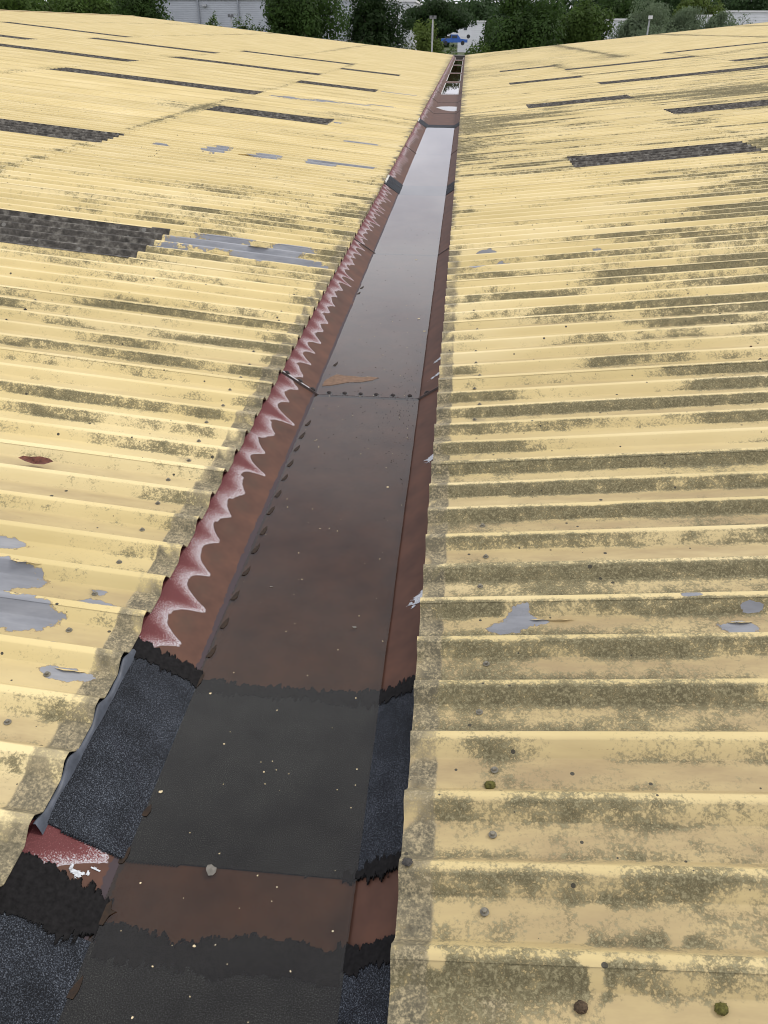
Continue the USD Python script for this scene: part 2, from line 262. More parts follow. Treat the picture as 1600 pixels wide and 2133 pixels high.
def fields(side, s, y, ph, k):
    """moss, peel, dirt, stain, rust and dot fields of a point on the sheets: s up the slope, y along the gutter, ph across the rib, k the rib's number"""
    k7 = (k * 0.6180339) % 1.0 * 97.0
    rk = N(k * 1.7 + 0.31, 5.5 * side, 0.5, 11)
    big = FB(s * 0.32, y * 0.22, 3.0 * side, 3, 5)
    st = FB(s * 0.85 + k7, k * 1.37, 1.5 * side, 3, 7)
    st2 = FB(s * 2.6 + k7, k * 0.91 + ph * 9, 4.5 * side, 3, 9)
    near = np.exp(-((y / 3.0) ** 2))
    fin = FB(s * 5.0 + k7, k * 2.13 + ph * 14, 2.5 * side, 3, 15)
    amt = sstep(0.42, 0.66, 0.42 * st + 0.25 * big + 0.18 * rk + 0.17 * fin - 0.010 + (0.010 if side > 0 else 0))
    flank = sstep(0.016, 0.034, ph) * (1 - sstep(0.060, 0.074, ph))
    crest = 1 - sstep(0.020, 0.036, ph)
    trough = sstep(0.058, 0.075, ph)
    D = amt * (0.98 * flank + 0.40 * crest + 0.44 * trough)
    if side > 0:
        band = sstep(2.0, 2.5, y) * (1 - sstep(3.7, 4.3, y))          # a mossy run of ribs
        D = D + 0.40 * band * flank * sstep(0.3, 0.5, st + .1) + near * (0.72 * flank + 0.47 * trough + 0.52 * crest) * sstep(0.29, 0.57, 0.45 * st2 + 0.3 * st + 0.25 * fin)
        D = D * np.where((k % 5 == 3) & (y < 14), 0.6, 1.0)
    else:
        D = D * (0.72 + 0.28 * sstep(3.0, 6.0, y)) * (1.0 - 0.45 * sstep(1.2, 3.5, s)) + 0.22 * flank * sstep(2.3, 2.8, y) * (1 - sstep(4.5, 6, y)) * sstep(0.42, 0.6, st2)
    D = D * (1 - 0.55 * sstep(13, 30, y) * (side < 0)) * (1 - 0.25 * sstep(20, 40, y))
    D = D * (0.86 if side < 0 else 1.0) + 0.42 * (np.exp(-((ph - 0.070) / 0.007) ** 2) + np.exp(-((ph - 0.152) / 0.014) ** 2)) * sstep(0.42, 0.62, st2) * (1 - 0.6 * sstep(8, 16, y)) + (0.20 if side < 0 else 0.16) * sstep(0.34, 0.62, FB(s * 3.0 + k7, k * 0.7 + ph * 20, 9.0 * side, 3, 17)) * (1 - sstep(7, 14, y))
    ev = 1 - sstep(0.05, 0.45, s + 0.35 * (N(y * 5, s * 3, 2, 3) - 0.5))
    D = D + (0.30 if side < 0 else 0.34) * ev * (0.5 + 0.6 * flank) * sstep(0.3, 0.55, N(y * 9 + 3, s * 9, side * 2.0, 23))
    for (a, b, ra, rb, g) in SMEAR[side]:
        D = D + g * np.exp(-(((s - a) / ra) ** 2 + ((y - b) / rb) ** 2)) * (0.4 + 0.8 * N(s * 1.2, y * 6, 0.0, 31))
    rows = ROWS(side, np.where(y < 40, 0, 1))
    lapw = 0.05 + 0.0042 * y
    lap = np.zeros_like(s)
    for r0, r1 in zip(*rows):
        b = np.where(y < 40, r0, r1)
        lap = np.maximum(lap, np.exp(-((s - b) / lapw) ** 2) * (0.6 + 0.5 * N(y * 0.9, b, 1.0, 41)))
    D = D + ((0.5 + 0.40 * sstep(8, 16, y)) if side < 0 else (0.22 + 0.95 * sstep(26, 42, y))) * lap + 0.12 * sstep(40.5, 42, y) * (side > 0) * (1 - sstep(6.3, 6.9, s))
    if side > 0:
        clean = np.maximum(1 - sstep(0.8, 1.0, np.hypot((s - .44) / .024, (y - 1.01) / .021) + .25 * (N(s * 60, y * 60, 1.0, 91) - .5)), (1 - sstep(.8, 1.05, np.abs(s - .415) / .013 + .5 * (N(s * 60, y * 70, 5.0, 92) - .5))) * sstep(.835, .845, y) * (1 - sstep(.90, .907, y)))
        for a, b, ra in ((.40, .955, .016), (.30, .85, .02), (.60, .97, .05), (.10, .88, .03), (.52, .80, .10)):
            clean = np.maximum(clean, .8 * (1 - sstep(.5, 1.0, np.hypot((s - a) / ra, (y - b) / (ra * .6)) + .9 * (N(s * 40, y * 60, 3.0, 93) - .5))))
        D = D * (1 - clean)
    # peel
    wx, wy = 0.35 * (FB(s * 5, y * 9, 1.0, 3, 51) - .5), 0.35 * (FB(s * 5, y * 9, 7.0, 3, 52) - .5)
    wx = wx + 0.30 * (FB(s * 2.2, y * 4.5, 11.0, 2, 53) - .5); wy = wy + 0.5 * (FB(s * 3.1, y * 2.0, 15.0, 2, 54) - .5)
    P = np.zeros_like(s)
    for (a, b, ra, rb) in PEEL[side]:
        d = np.hypot((s - a) / ra + wx * 1.6, (y - b) / rb + wy * 1.6)
        P = np.maximum(P, np.clip(1.0 - 0.5 * d, 0, 1))
    P = np.clip(P, 0, 1)
    # dirt on the last few centimetres of each sheet, ending on a straight line that differs rib by rib
    wd = np.where(side < 0, 0.055 + 0.075 * N(k * 3.1, 0.5, 0.5, 61), 0.075 + 0.012 * N(k * 3.1, 0.5, 0.5, 61))
    dirt = (1 - sstep(wd - 0.008, wd + 0.008, s)) * (0.20 + 0.80 * N(k * 2.3, ph * 26 + s * 22, s * 16, 63) + (0.22 * trough - 0.10 * crest if side < 0 else 0.06 * trough))
    dirt = dirt + (0.6 * np.exp(-(((s - 0.055) / 0.03) ** 2 + ((ph - 0.12) / 0.045) ** 2)) * N(k * 7.7, ph * 30, s * 30, 67) * 1.3) + 0.75 * np.exp(-(((s - 0.217) / 0.05) ** 2 + ((ph - 0.105) / 0.03) ** 2)) * sstep(0.4, 0.75, N(k * 5.3, 1.0, side, 66))
    stain = np.clip(trough * (0.15 + 0.95 * N(s * 0.7 + k7, k * 1.1, 0.0, 71) * (0.55 + 0.6 * near)) + 0.65 * near * (flank + 0.5 * crest) * (side > 0) + (0.35 * trough * (0.4 + near) if side > 0 else 0), 0, 1)
    stain = stain * (1 - 0.75 * sstep(4, 14, y))
    rust = np.zeros_like(s)
    if side < 0:
        rust = 0.55 * np.exp(-(((s - 0.66) / 0.16) ** 2 + ((y - 2.79) / 0.03) ** 2))
    dots = np.clip(0.55 + 0.9 * N(s * 1.2, y * 1.2, 8.0, 81), 0, 1) * (1 - sstep(12, 25, y))
    return (np.stack([np.clip(D, 0, 1), P, np.clip(dirt, 0, 1)], -1), np.stack([stain, np.clip(rust, 0, 1), dots], -1))

def ROWS(side, far):
    a = (4.0, 8.9, 13.9, 19.5) if side < 0 else (4.03, 8.75, 13.8, 19.5)
    b = (6.75, 14.1, 20.0, 99.0) if side < 0 else (7.0, 14.5, 20.0, 99.0)
    return a, b
def row_edges(side, y):
    return ([0.0] + [v for v in ROWS(side, 0)[0 if y < 40 else 1] if v < 90] + [RIDGE[side]])

def sheet(side, y_lo, y_hi, s_lo, s_hi, lift_end, sine=False, step=None):
    """one profiled sheet between two crests, with a lapped crest on its near side and a lapped lower end"""
    y0 = Y0[side]
    k0 = round((y_lo - y0) / 0.2); k1 = round((y_hi - y0) / 0.2)
    ys, zs, phs, ks = [], [], [], []
    for k in range(k0, k1 + 1):
        for ph, z in sorted(zip(PH, PZ), key=lambda q: -q[0]):
            y = y0 + 0.2 * k - ph
            if k == k0 and ph > 0.0345: continue
            ys.append(y); phs.append(ph); ks.append(k)
            zz = z if not sine else -0.019 + 0.019 * math.cos(2 * math.pi * (ph - 0.015) / 0.2)
            zs.append(zz + (0.0022 if k == k0 else 0.0))
    ys, zs, phs, ks = map(np.array, (ys, zs, phs, ks))
    ymid = 0.5 * (y_lo + y_hi); s, S = s_lo, []
    while s < s_hi:
        S.append(s); s += 0.012 if (s < 0.2 and y_lo < 5 and not step) else (step or max(0.022, 0.011 * math.hypot(s + 0.5, max(ymid, 0.8))))
    S = np.array(S + [s_hi])
    ss, yy = np.meshgrid(S, ys, indexing='ij'); pp = np.broadcast_to(phs, ss.shape); kk = np.broadcast_to(ks, ss.shape)
    zz = np.broadcast_to(zs, ss.shape) + (0.004 if lift_end else 0.0) * (1 - sstep(s_lo + 0.05, s_lo + 0.3, ss))
    wob = 0.0035 * (FB(ss * 0.8, yy * 0.7, side * 3.0, 2, 77) - 0.5) * 2
    sn = TN[side] / math.hypot(1, TN[side])
    trim = (0.006 * (N(kk * 2.7, 4.4, side, 19) - 0.5)) * (1 - sstep(0.0, 0.05, ss - s_lo)) if s_lo == 0 else 0
    x = XE[side] + side * (ss + trim) - side * sn * zz
    z = ZE + ss * TN[side] + zz + wob
    V = np.stack([x, yy, z], -1).reshape(-1, 3)
    m, st = fields(side, ss, yy, pp, kk)
    m, st = m.reshape(-1, 3), st.reshape(-1, 3)
    F = grid_faces(len(S), len(ys))
    if side > 0: pass
    else: F = F[:, ::-1]
    # lip: the sheet's thickness at its lower end
    n = len(ys)
    V = np.vstack([V, V[:n] - np.array([-side * 0.0006, 0, 0.0026])])
    m = np.vstack([m, m[:n]]); st = np.vstack([st, st[:n]])
    b = len(V) - n; i = np.arange(n - 1)
    lip = np.vstack([np.stack([i, b + i, b + i + 1], 1), np.stack([i, b + i + 1, i + 1], 1)])
    if side > 0: lip = lip[:, ::-1]
    F = np.vstack([F, lip])
    return (V, F), {'mask': m, 'stain': st}

def boundaries(side):
    b = [-0.0549 + i for i in range(0, 72)] if side < 0 else [-0.0905, 0.9095] + [2.1095 + i for i in range(0, 70)]
    return [v for v in b if v < YEND - 0.3]
LIGHTS = {-1: {(5.9451, 0), (15.9451, 0), (24.9451, 0), (33.9451, 0), (1.9451, 1), (10.9451, 1), (19.9451, 1), (28.9451, 1), (37.9451, 1), (5.9451, 2), (15.9451, 2), (24.9451, 2), (33.9451, 2), (10.9451, 3), (19.9451, 3), (28.9451, 3), (37.9451, 3)},
          1: {(2.1095, 9), (11.1095, 0), (20.1095, 0), (29.1095, 0), (38.1095, 0), (7.1095, 1), (16.1095, 1), (25.1095, 1), (34.1095, 1), (11.1095, 2), (20.1095, 2), (29.1095, 2), (39.1095, 2), (16.1095, 3), (25.1095, 3)}}

NEAR_Y = 21.0
screw_cap = cat([trimesh.creation.cylinder(radius=0.0105, height=0.002, sections=12).apply_translation([0, 0, 0.0015]),
                 trimesh.creation.cylinder(radius=0.0055, height=0.006, sections=6).apply_translation([0, 0, 0.0065])])
def roof_point(side, s, y, dz=0.0):
    ph = (Y0[side] - y) % 0.2
    zz = np.interp(ph, list(PH) + [0.2], list(PZ) + [PZ[0]]) + dz
    return np.array([XE[side] + side * s, y, ZE + s * TN[side] + zz])
def tilt(m, side):
    m = m.copy(); m.apply_transform(trimesh.transformations.rotation_matrix(-side * math.atan(TN[side]), [0, 1, 0])); return m

ROOF = {}
for side in (-1, 1):
    rng = random.Random(40 + side)
    name = 'pale yellow corrugated roof slope left of the rusty gutter, large grey peeled patches' if side < 0 else \
           'pale yellow corrugated roof slope right of the gutter, heavily mossed in the foreground'
    r = ROOF[side] = thing('warehouse_roof', name, 'roof')
    B = boundaries(side) + [YEND]
    far_parts, far_screws = [], []
    for i in range(len(B) - 1):
        y_lo, y_hi = B[i], B[i + 1]
        if y_hi == YEND: y_hi = Y0[side] + 0.2 * math.floor((YEND - Y0[side]) / 0.2)
        edges = row_edges(side, y_lo)
        for row in range(len(edges) - 1):
            s_lo, s_hi = edges[row], edges[row + 1]
            segs = [(s_lo, s_hi, False)]
            if (round(y_lo, 4), row) in LIGHTS[side]:
                segs = [(0.0, 1.56, False), (1.56, s_hi, True)] if row == 0 else [(s_lo, s_hi, True)]
            for a, b, lit in segs:
                a2 = a - 0.12 if a > 0 and not (lit and a == 1.56) else a
                if lit:
                    m, pv = sheet(side, y_lo, y_hi, a2, b, True, sine=False, step=max(0.12, 0.02 * y_lo))
                    obj('rooflight', (m[0], m[1]), M_LIGHT, r, smooth=True)
                elif y_lo < NEAR_Y:
                    m, pv = sheet(side, y_lo, y_hi, a2, b, a > 0)
                    p = obj('roof_sheet', m, M_SHEET, r, smooth=True, prim=pv)
                    # fixings
                    for ps in (0.217, 1.78, 3.75, 5.6, 7.2, 8.6, 10.5, 12.2, 13.6):
                        if not (a <= ps < b): continue
                        for k in range(5):
                            yy = y_lo + 0.2 * k + 0.1 - 0.005 + rng.uniform(-.012, .012)
                            q = roof_point(side, ps + rng.uniform(-.02, .02), yy)
                            mm = tilt(screw_cap, side); mm.apply_translation(q)
                            if side > 0 and ps < .3 and rng.random() < .5: continue
                            if y_lo < 7 and ps < 2.5:
                                obj('screw', mm, M_WASH if ps < .3 or rng.random() < .3 else (M_RUST if rng.random() < .35 else M_DOT), p)
                            else:
                                far_screws.append(mm)
                else:
                    far_parts.append(sheet(side, y_lo, y_hi, a2, b, a > 0, step=max(0.3, 0.012 * y_lo)))
    V, F, A, S2, n = [], [], [], [], 0
    for (v, f), pv in far_parts:
        V.append(v); F.append(f + n); A.append(pv['mask']); S2.append(pv['stain']); n += len(v)
    obj('distant_sheets', (np.vstack(V), np.vstack(F)), M_SHEET, r, smooth=True, prim={'mask': np.vstack(A), 'stain': np.vstack(S2)}, kind='stuff')
    obj('screw_rows', cat(far_screws), M_DOT, r, kind='stuff')
    # added light-blocking slab under the sheets, gable verge, ridge, rear slope, gable wall
    xr, zr = XE[side] + side * RIDGE[side], ZE + RIDGE[side] * TN[side]
    def slab(x0, z0, x1, z1, t, ya, yb):
        p = np.array([[x0, z0], [x1, z1], [x1, z1 - t], [x0, z0 - t]])
        v = np.array([[a, y, b] for y in (ya, yb) for a, b in p])
        f = [[0, 1, 2], [0, 2, 3], [4, 6, 5], [4, 7, 6]] + [q for j in range(4) for q in ([j, 4 + j, (j + 1) % 4], [(j + 1) % 4, 4 + j, 4 + (j + 1) % 4])]
        m = trimesh.Trimesh(v, np.array(f), process=False); m.fix_normals(); return m
    xin = XE[side] + side * 0.035
    obj('lining', slab(xin, ZE - 0.047, xr, zr - 0.047, 0.02, -1.2, YEND - 0.02), M_BLOCK, r)  # unseen slab added to block light, so the open rib ends stay dark
    obj('verge_flashing', slab(XE[side] + side * .12, ZE + 0.016, xr, zr + 0.006, 0.20, YEND - 0.05, YEND + 0.03), M_DOT, r)
    M_PY = plain('plain_yellow_' + ('west' if side < 0 else 'east'), (0.60, 0.465, 0.22), 0.6, scale=3, var=0.1)
    cap = cat([slab(xr - side * .28, zr + .028 - .28 * TN[side], xr + side * .01, zr + .03, .004, -1.2, YEND), slab(xr, zr + .03, xr + side * .28, zr + .028 - .28 * TN[side], .004, -1.2, YEND)])
    obj('ridge_cap', cap, M_PY, r)
    obj('rear_slope', slab(xr, zr - .01, xr + side * 25, zr - .01 - 25 * TN[side], 0.03, -1.2, YEND), M_PY, r)
    gable = sg.Polygon([(XE[side] + side * .3, -3.95), (XE[side] + side * .3, ZE - 0.1), (xr, zr - 0.1), (xr + side * 25, ZE - .1), (xr + side * 25, -3.95)])
    g = trimesh.creation.extrude_polygon(gable, 0.2)
    g.apply_transform(np.array([[1, 0, 0, 0], [0, 0, 1, YEND - 0.3], [0, 1, 0, 0], [0, 0, 0, 1.0]])); g.fix_normals()
    obj('gable_wall', g, M_PY, r)

# ------------------------------------------------------------------ the valley gutter
GP = np.array([(-1.17, 0.112), (-0.988, 0.130), (-0.770, -0.012), (-0.172, -0.012), (0.035, 0.130), (0.20, 0.112)])
GU = np.concatenate([[0], np.cumsum(np.hypot(*np.diff(GP, axis=0).T))])
def gxz(u, off=0.0):
    """point of the gutter's profile at arc length u, moved off along the profile's normal"""
    u = np.asarray(u, float)
    x, z = np.interp(u, GU, GP[:, 0]), np.interp(u, GU, GP[:, 1])
    e = 0.012
    tx = np.interp(u + e, GU, GP[:, 0]) - np.interp(u - e, GU, GP[:, 0]); tz = np.interp(u + e, GU, GP[:, 1]) - np.interp(u - e, GU, GP[:, 1])
    l = np.hypot(tx, tz) + 1e-9
    return x - tz / l * off, z + tx / l * off
U1, U2, U3, U4 = GU[1], GU[2], GU[3], GU[4]
gut = thing('valley_gutter', 'long brown valley gutter with felt patches between the two yellow roof slopes', 'gutter')
rr = np.random.RandomState(5)
AMP = rr.uniform(0.0, 1.0, 400); AMP2 = rr.uniform(0, 1, 400); JIT = rr.uniform(-.09, .09, 400); AMP3 = rr.uniform(0, 1, 400)
def rim_edge(y):
    """how far down the left wall (metres from its top) the dry red rim reaches: a tongue under each crest"""
    k = np.floor((y - Y0[-1] + 0.115) / 0.2).astype(int) % 400
    t = (y - Y0[-1] + 0.115) / 0.2 - np.floor((y - Y0[-1] + 0.115) / 0.2) - 0.5 + JIT[k]
    tongue = np.minimum((1 - np.clip(np.abs(t) / (0.5), 0, 1)) ** (1.3 + 1.5 * AMP3[k]), 0.80) / 0.80
    bite = 0.056 + 0.030 * AMP2[k]
    return bite + (0.032 + (0.115 - 0.035 * sstep(3.5, 6.0, y)) * AMP[k] ** 1.6) * tongue + 0.012 * (FB(y * 18, 0.0, 0.0, 3, 3) - .5)
joints = [0.62, 4.205, 7.65, 11.25, 14.8, 19.1, 22.7, 26.3, 29.9, 33.5, 37.2, 41, 44.8, 48.6, 52.4, 56.2, 60, 64, 68, YEND - 0.06]
for a, b in zip([-1.2] + joints[:-1], joints):
    d = max(a, 0.7)
    sy = 0.008 if a < 8 else (0.016 if a < 15 else (0.03 if a < 24 else 0.15))
    ys = np.linspace(a, b, max(2, int((b - a) / sy) + 1))
    us = np.unique(np.concatenate([[0, 0.1], np.arange(U1, U2, 0.012), np.linspace(U2, U3, 9), np.linspace(U3, U4, 8), [GU[5]]]))
    uu, yy = np.meshgrid(us, ys, indexing='ij')
    x, z = gxz(uu); x = np.interp(uu, GU, GP[:, 0]); z = np.interp(uu, GU, GP[:, 1])
    V = np.stack([x, yy, z], -1).reshape(-1, 3)
    dl = (rim_edge(yy) - (uu - U1))                         # >0: red rim
    dl = np.where(uu > (U2 + U3) / 2, -0.1, dl)
    fade = 1.0
    silt = np.exp(-((uu - (U2 - 0.026 + 0.006 * (FB(yy * 7, 2.0, 0.0, 3, 14) - .5))) / (0.009 + 0.010 * N(yy * 2.2, 1.0, 0.0, 15) + 0.008 * (1 - sstep(2.5, 4.5, yy)))) ** 2) * (0.46 + 0.5 * FB(yy * 22, uu * 60, 0.0, 3, 4)) * (1 - sstep(10.5, 12, yy))
    tt = (yy - Y0[-1] + 0.115) / 0.2 + 0.5; tt = tt - np.floor(tt) - 0.5
    blob = np.exp(-((tt / 0.24) ** 2 + ((uu - U1 - 0.125) / 0.035) ** 2)) * (uu < U2) * (0.8 + 0.8 * N(yy * 5, 3.0, 0.0, 55))
    rim = np.stack([np.clip(0.5 + dl * 5.0, 0, 1), silt, np.clip(blob, 0, 1)], -1).reshape(-1, 3)
    F = grid_faces(len(us), len(ys))
    obj('gutter_section', (V, F), M_GUT, gut, prim={'rim': rim})

def patch(u0, u1, y0, y1, off, inside, cell=0.006, thick=True):
    """a thin irregular layer lying on the gutter: cells of a grid kept where inside(u, y)"""
    us = np.linspace(u0, u1, max(2, int((u1 - u0) / cell))); ys = np.linspace(y0, y1, max(2, int((y1 - y0) / cell)))
    uu, yy = np.meshgrid(us, ys, indexing='ij')
    x, z = gxz(uu, off)
    V = np.stack([x, yy, z], -1).reshape(-1, 3)
    F = grid_faces(len(us), len(ys))
    c = (np.stack([uu.ravel(), yy.ravel()], 1))[F].mean(1)
    F = F[inside(c[:, 0], c[:, 1])]
    F = F[:, ::-1] if np.cross(V[F[0, 1]] - V[F[0, 0]], V[F[0, 2]] - V[F[0, 0]])[2] < 0 else F
    m = trimesh.Trimesh(V, F, process=False); m.remove_unreferenced_vertices()
    if thick and len(F):
        e = m.edges_sorted; un, cnt = np.unique(e, axis=0, return_counts=True)
        key = {tuple(q) for q in un[cnt == 1]}
        be = np.array([q for q in m.edges if tuple(sorted(q)) in key])
        low = m.vertices.copy(); 
        xb, zb = np.zeros(len(low)), np.zeros(len(low))
        low[:, 2] -= off * 1.2
        n = len(m.vertices)
        W = np.vstack([np.stack([be[:, 0], be[:, 1] + n, be[:, 1]], 1), np.stack([be[:, 0], be[:, 0] + n, be[:, 1] + n], 1)])
        m = trimesh.Trimesh(np.vstack([m.vertices, low]), np.vstack([m.faces, W]), process=False); m.remove_unreferenced_vertices()
    return m

def felt(y0, y1, label, off=0.006, cell=0.008):
    e0 = lambda u: y0 + 0.012 * (FB(u * 6, y0, 0.0, 3, 2) - .5); e1 = lambda u: y1 + 0.015 * (FB(u * 7, y1, 0.0, 3, 8) - .5)
    return obj('felt_patch', patch(U1 - 0.03, U4, y0 - .03, y1 + .03, off, lambda u, y: (y > e0(u)) & (y < e1(u)), cell), M_FELT, gut, smooth=40, label=label)
f1 = felt(1.16, 1.805, 'mineral felt patch across the gutter, between bare brown paint')
f2 = felt(-0.2, 0.935, 'mineral felt patch at the near end of the gutter')
f3 = felt(10.85, 11.55, 'felt band across the gutter at the nearer edge of the pale water', cell=.02)
f4 = felt(18.95, 19.75, 'felt band across the gutter beyond the long water', cell=.03)
def jag(y_mid, half, u0, u1, amp, freq, seed, cell=0.0025, off=0.009, f=(1, 1)):
    up = lambda u: y_mid + f[0] * half * (0.5 + amp * FB(u * freq, 1.0, 0.0, 4, seed)); dn = lambda u: y_mid - f[1] * half * (0.5 + amp * FB(u * freq, 9.0, 0.0, 4, seed + 1))
    ragged = lambda u, y: (FB(u * 110, y * 22, 3.0, 4, seed + 2) - 0.5) * 0.085 * N(u * 11, 5.0, 0.0, seed + 6) + (N(u * 420, y * 30, 1.0, seed) - .5) * 0.022 * N(u * 16, 2.0, 0.0, seed + 5)
    return patch(u0, u1, y_mid - 3 * half, y_mid + 3 * half, off, lambda u, y: (y + ragged(u, y) < up(u)) & (y + ragged(u, y) > dn(u)), cell)
for args in ((1.82, 0.034, U1 - .02, U2 - .01, 1.0, 14, 3), (1.0, 0.055, U1 - .02, U2 + .0, 1.3, 9, 13), (1.80, 0.03, U3 + .02, U4, 1.0, 12, 23), (1.175, 0.022, U3 - .03, U4, 1.0, 12, 33),
             (0.955, 0.03, U3 - .02, U4, 1.1, 12, 43)):
    obj('bitumen_smear', jag(*args), M_BIT, gut)
obj('bitumen_smear', jag(1.79, 0.022, U2 - .01, U3 + .02, 1.5, 10, 53, off=0.008, cell=.005), M_BIT, gut)
obj('bitumen_smear', jag(0.945, 0.03, U2 - .0, U3, 1.6, 8, 63, off=0.008, cell=.005), M_BIT, gut)
# turned-up felt edge against the sheet ends
def flap(y0, y1, seed):
    ys = np.arange(y0, y1, 0.01)
    k = (ys - Y0[-1] + 0.03) / 0.2; ph = k - np.floor(k)
    dc = np.abs(ph - 0.075); dc = np.minimum(dc, 1 - dc)
    top = 0.134 + 0.026 * np.exp(-(dc / 0.20) ** 2) + 0.008 * (FB(ys * 14, seed, 0.0, 3, seed) - .5)
    x0 = -0.962 + 0.006 * (FB(ys * 9, seed, 3.0, 2, seed) - .5); 
    rows_ = [np.stack([x0 + dx, ys, z], -1) for dx, z in ((0.0, 0.116 + 0 * ys), (-0.004, 0.5 * (0.118 + top)), (-0.009, top), (-0.016, top - 0.001))]
    V = np.concatenate(rows_); F = grid_faces(4, len(ys)); return (V, F)
obj('felt_flap', flap(1.13, 1.80, 4), M_FLAP, f1, smooth=True)
obj('felt_flap', flap(-0.1, 0.93, 6), M_FLAP, f2, smooth=True)
obj('felt_flap', flap(10.9, 11.5, 7), M_LIME, f3, smooth=True)
obj('felt_flap', flap(19.0, 19.7, 8), M_LIME, f4, smooth=True)

# joints: a bead across the profile and bolts beside it
def strip(y0, y1, off, u0=None, u1=None, n=40):
    u0, u1 = u0 or U1, u1 or U4
    us = np.unique(np.concatenate([np.linspace(u0, u1, n), [v for v in (U2 - .008, U2 + .008, U3 - .008, U3 + .008) if u0 < v < u1]]))
    uu, yy = np.meshgrid(us, [y0, y0 + .002, y1, y1], indexing='ij')
    oo = np.tile([0.0005, off, off, 0.0005], (len(us), 1))
    x, z = gxz(uu, oo)
    return (np.stack([x, yy, z], -1).reshape(-1, 3), grid_faces(len(us), 4))
M_JOINT = plain('gutter_joint_steel', (0.05, 0.035, 0.03), 0.5, scale=50, var=0.4)
dome = trimesh.creation.icosphere(2, 0.0150); dome.vertices[:, 2] = np.where(dome.vertices[:, 2] < 0, 0, dome.vertices[:, 2] * 0.85)
bolt_m = cat([trimesh.creation.cylinder(radius=0.020, height=0.003, sections=16).apply_translation([0, 0, 0.0015]), dome.copy().apply_translation([0, 0, 0.002])])
def bolt_at(u, y, parent, off=0.0):
    x, z = gxz(u, off); e = 0.004
    xa, za = gxz(u - e); xb, zb = gxz(u + e); a = math.atan2(zb - za, xb - xa)
    m = bolt_m.copy(); m.apply_transform(trimesh.transformations.rotation_matrix(-a, [0, 1, 0])); m.apply_translation([x, y, z])
    obj('bolt', m, M_BOLT, parent, smooth=30)
for j, yj in enumerate(joints[1:6]):
    jp = obj('gutter_joint', strip(yj, yj + 0.006, 0.0130 if yj < 5 else 0.009), M_JOINT, gut)
    if yj < 5:
        for bx in (-0.707, -0.613, -0.516, -0.422, -0.322, -0.222): bolt_at(U2 + (bx + .768), yj + 0.04, jp, 0.006)
        for u in (U1 + .035, U1 + .125, U1 + .215, U3 + 0.06, U3 + 0.17): bolt_at(u, yj + 0.04, jp)
        obj('sealant', strip(yj + .012, yj + .034, 0.004, U1 + 0.005, U1 + 0.19), M_SILV, jp)
for yj in (22.7, 26.3, 29.9, 33.5):
    obj('gutter_joint', strip(yj, yj + 0.02, 0.008), M_JOINT, gut)

# roof-edge reflections along the left fold, modelled as dark pieces on the water
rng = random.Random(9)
TEETH = [(443, 1359), (470, 1300), (492, 1242), (515, 1192), (534, 1145), (551, 1107), (566, 1065), (581, 1030), (595, 996), (606, 967), (620, 935), (631, 908), (643, 883), (416, 1420), (308, 1690), (262, 1783), (160, 2060), (755, 600), (748, 612), (700, 760)]
for i, (px, py) in enumerate(TEETH):
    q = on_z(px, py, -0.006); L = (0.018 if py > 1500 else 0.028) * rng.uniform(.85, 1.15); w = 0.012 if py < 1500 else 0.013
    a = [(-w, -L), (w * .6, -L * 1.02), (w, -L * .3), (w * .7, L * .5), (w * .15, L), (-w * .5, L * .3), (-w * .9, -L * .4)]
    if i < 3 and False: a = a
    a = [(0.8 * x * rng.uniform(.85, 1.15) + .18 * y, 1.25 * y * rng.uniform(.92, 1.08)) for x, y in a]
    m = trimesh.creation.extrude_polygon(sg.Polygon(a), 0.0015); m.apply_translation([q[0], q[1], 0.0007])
    obj('rust_flake', m, M_REFL, gut)
q = on_z(217, 1905, -0.006)  # larger piece of the same reflection, put into shape and colour
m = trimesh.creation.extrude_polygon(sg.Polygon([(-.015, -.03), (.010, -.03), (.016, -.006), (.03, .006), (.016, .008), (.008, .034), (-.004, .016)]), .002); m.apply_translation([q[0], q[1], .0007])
obj('rust_flake', m, M_REFL, gut, label='larger orange brown painted reflection beside the near felt patch')

# white brush marks under the right sheets and splashes on the left wall
def splash(u, y, ru, ry, seed, shear=0.0):
    return patch(u - 2 * ru, u + 2 * ru, y - 2 * ry, y + 2 * ry, 0.002, lambda a, b: (np.hypot((a - u) / ru, (b - y - shear * (a - u)) / ry) + 1.6 * (FB(a * 60, b * 160, seed, 3, seed) - .5)) < 0.95, 0.0028, False)
for (px, py, ru, ry) in ((862, 1240, .055, .032), (890, 950, .05, .03), (907, 776, .07, .02), (916, 745, .05, .02)):
    q = on_z(px, py, 0.07); obj('white_splash', splash(U3 + .15, q[1], ru, ry, int(px), 0.3), M_WHITE, gut)
for (u, y, ru, ry) in ((U1 + .15, 1.075, .016, .012), (U1 + .175, 1.09, .004, .006), (U1 + .165, 1.04, .004, .01), (U1 + .13, 1.085, .004, .008), (U1 + .19, 1.105, .012, .003)):
    m = splash(u, y, ru, ry, 3)
    if len(m.faces): obj('white_splash', m, M_WHITE, gut)

# end plate of the gutter with a white capping
obj('end_plate', box(-1.0, 0.03, YEND - .05, YEND - .02, -0.02, 0.14), M_DOT, gut)
cp = cat([box(-1.02, -0.47, YEND - .06, YEND + .05, 0.145, 0.165), box(-0.465, 0.06, YEND - .06, YEND + .05, 0.146, 0.166)])
obj('end_capping', cp, M_LIME, gut)

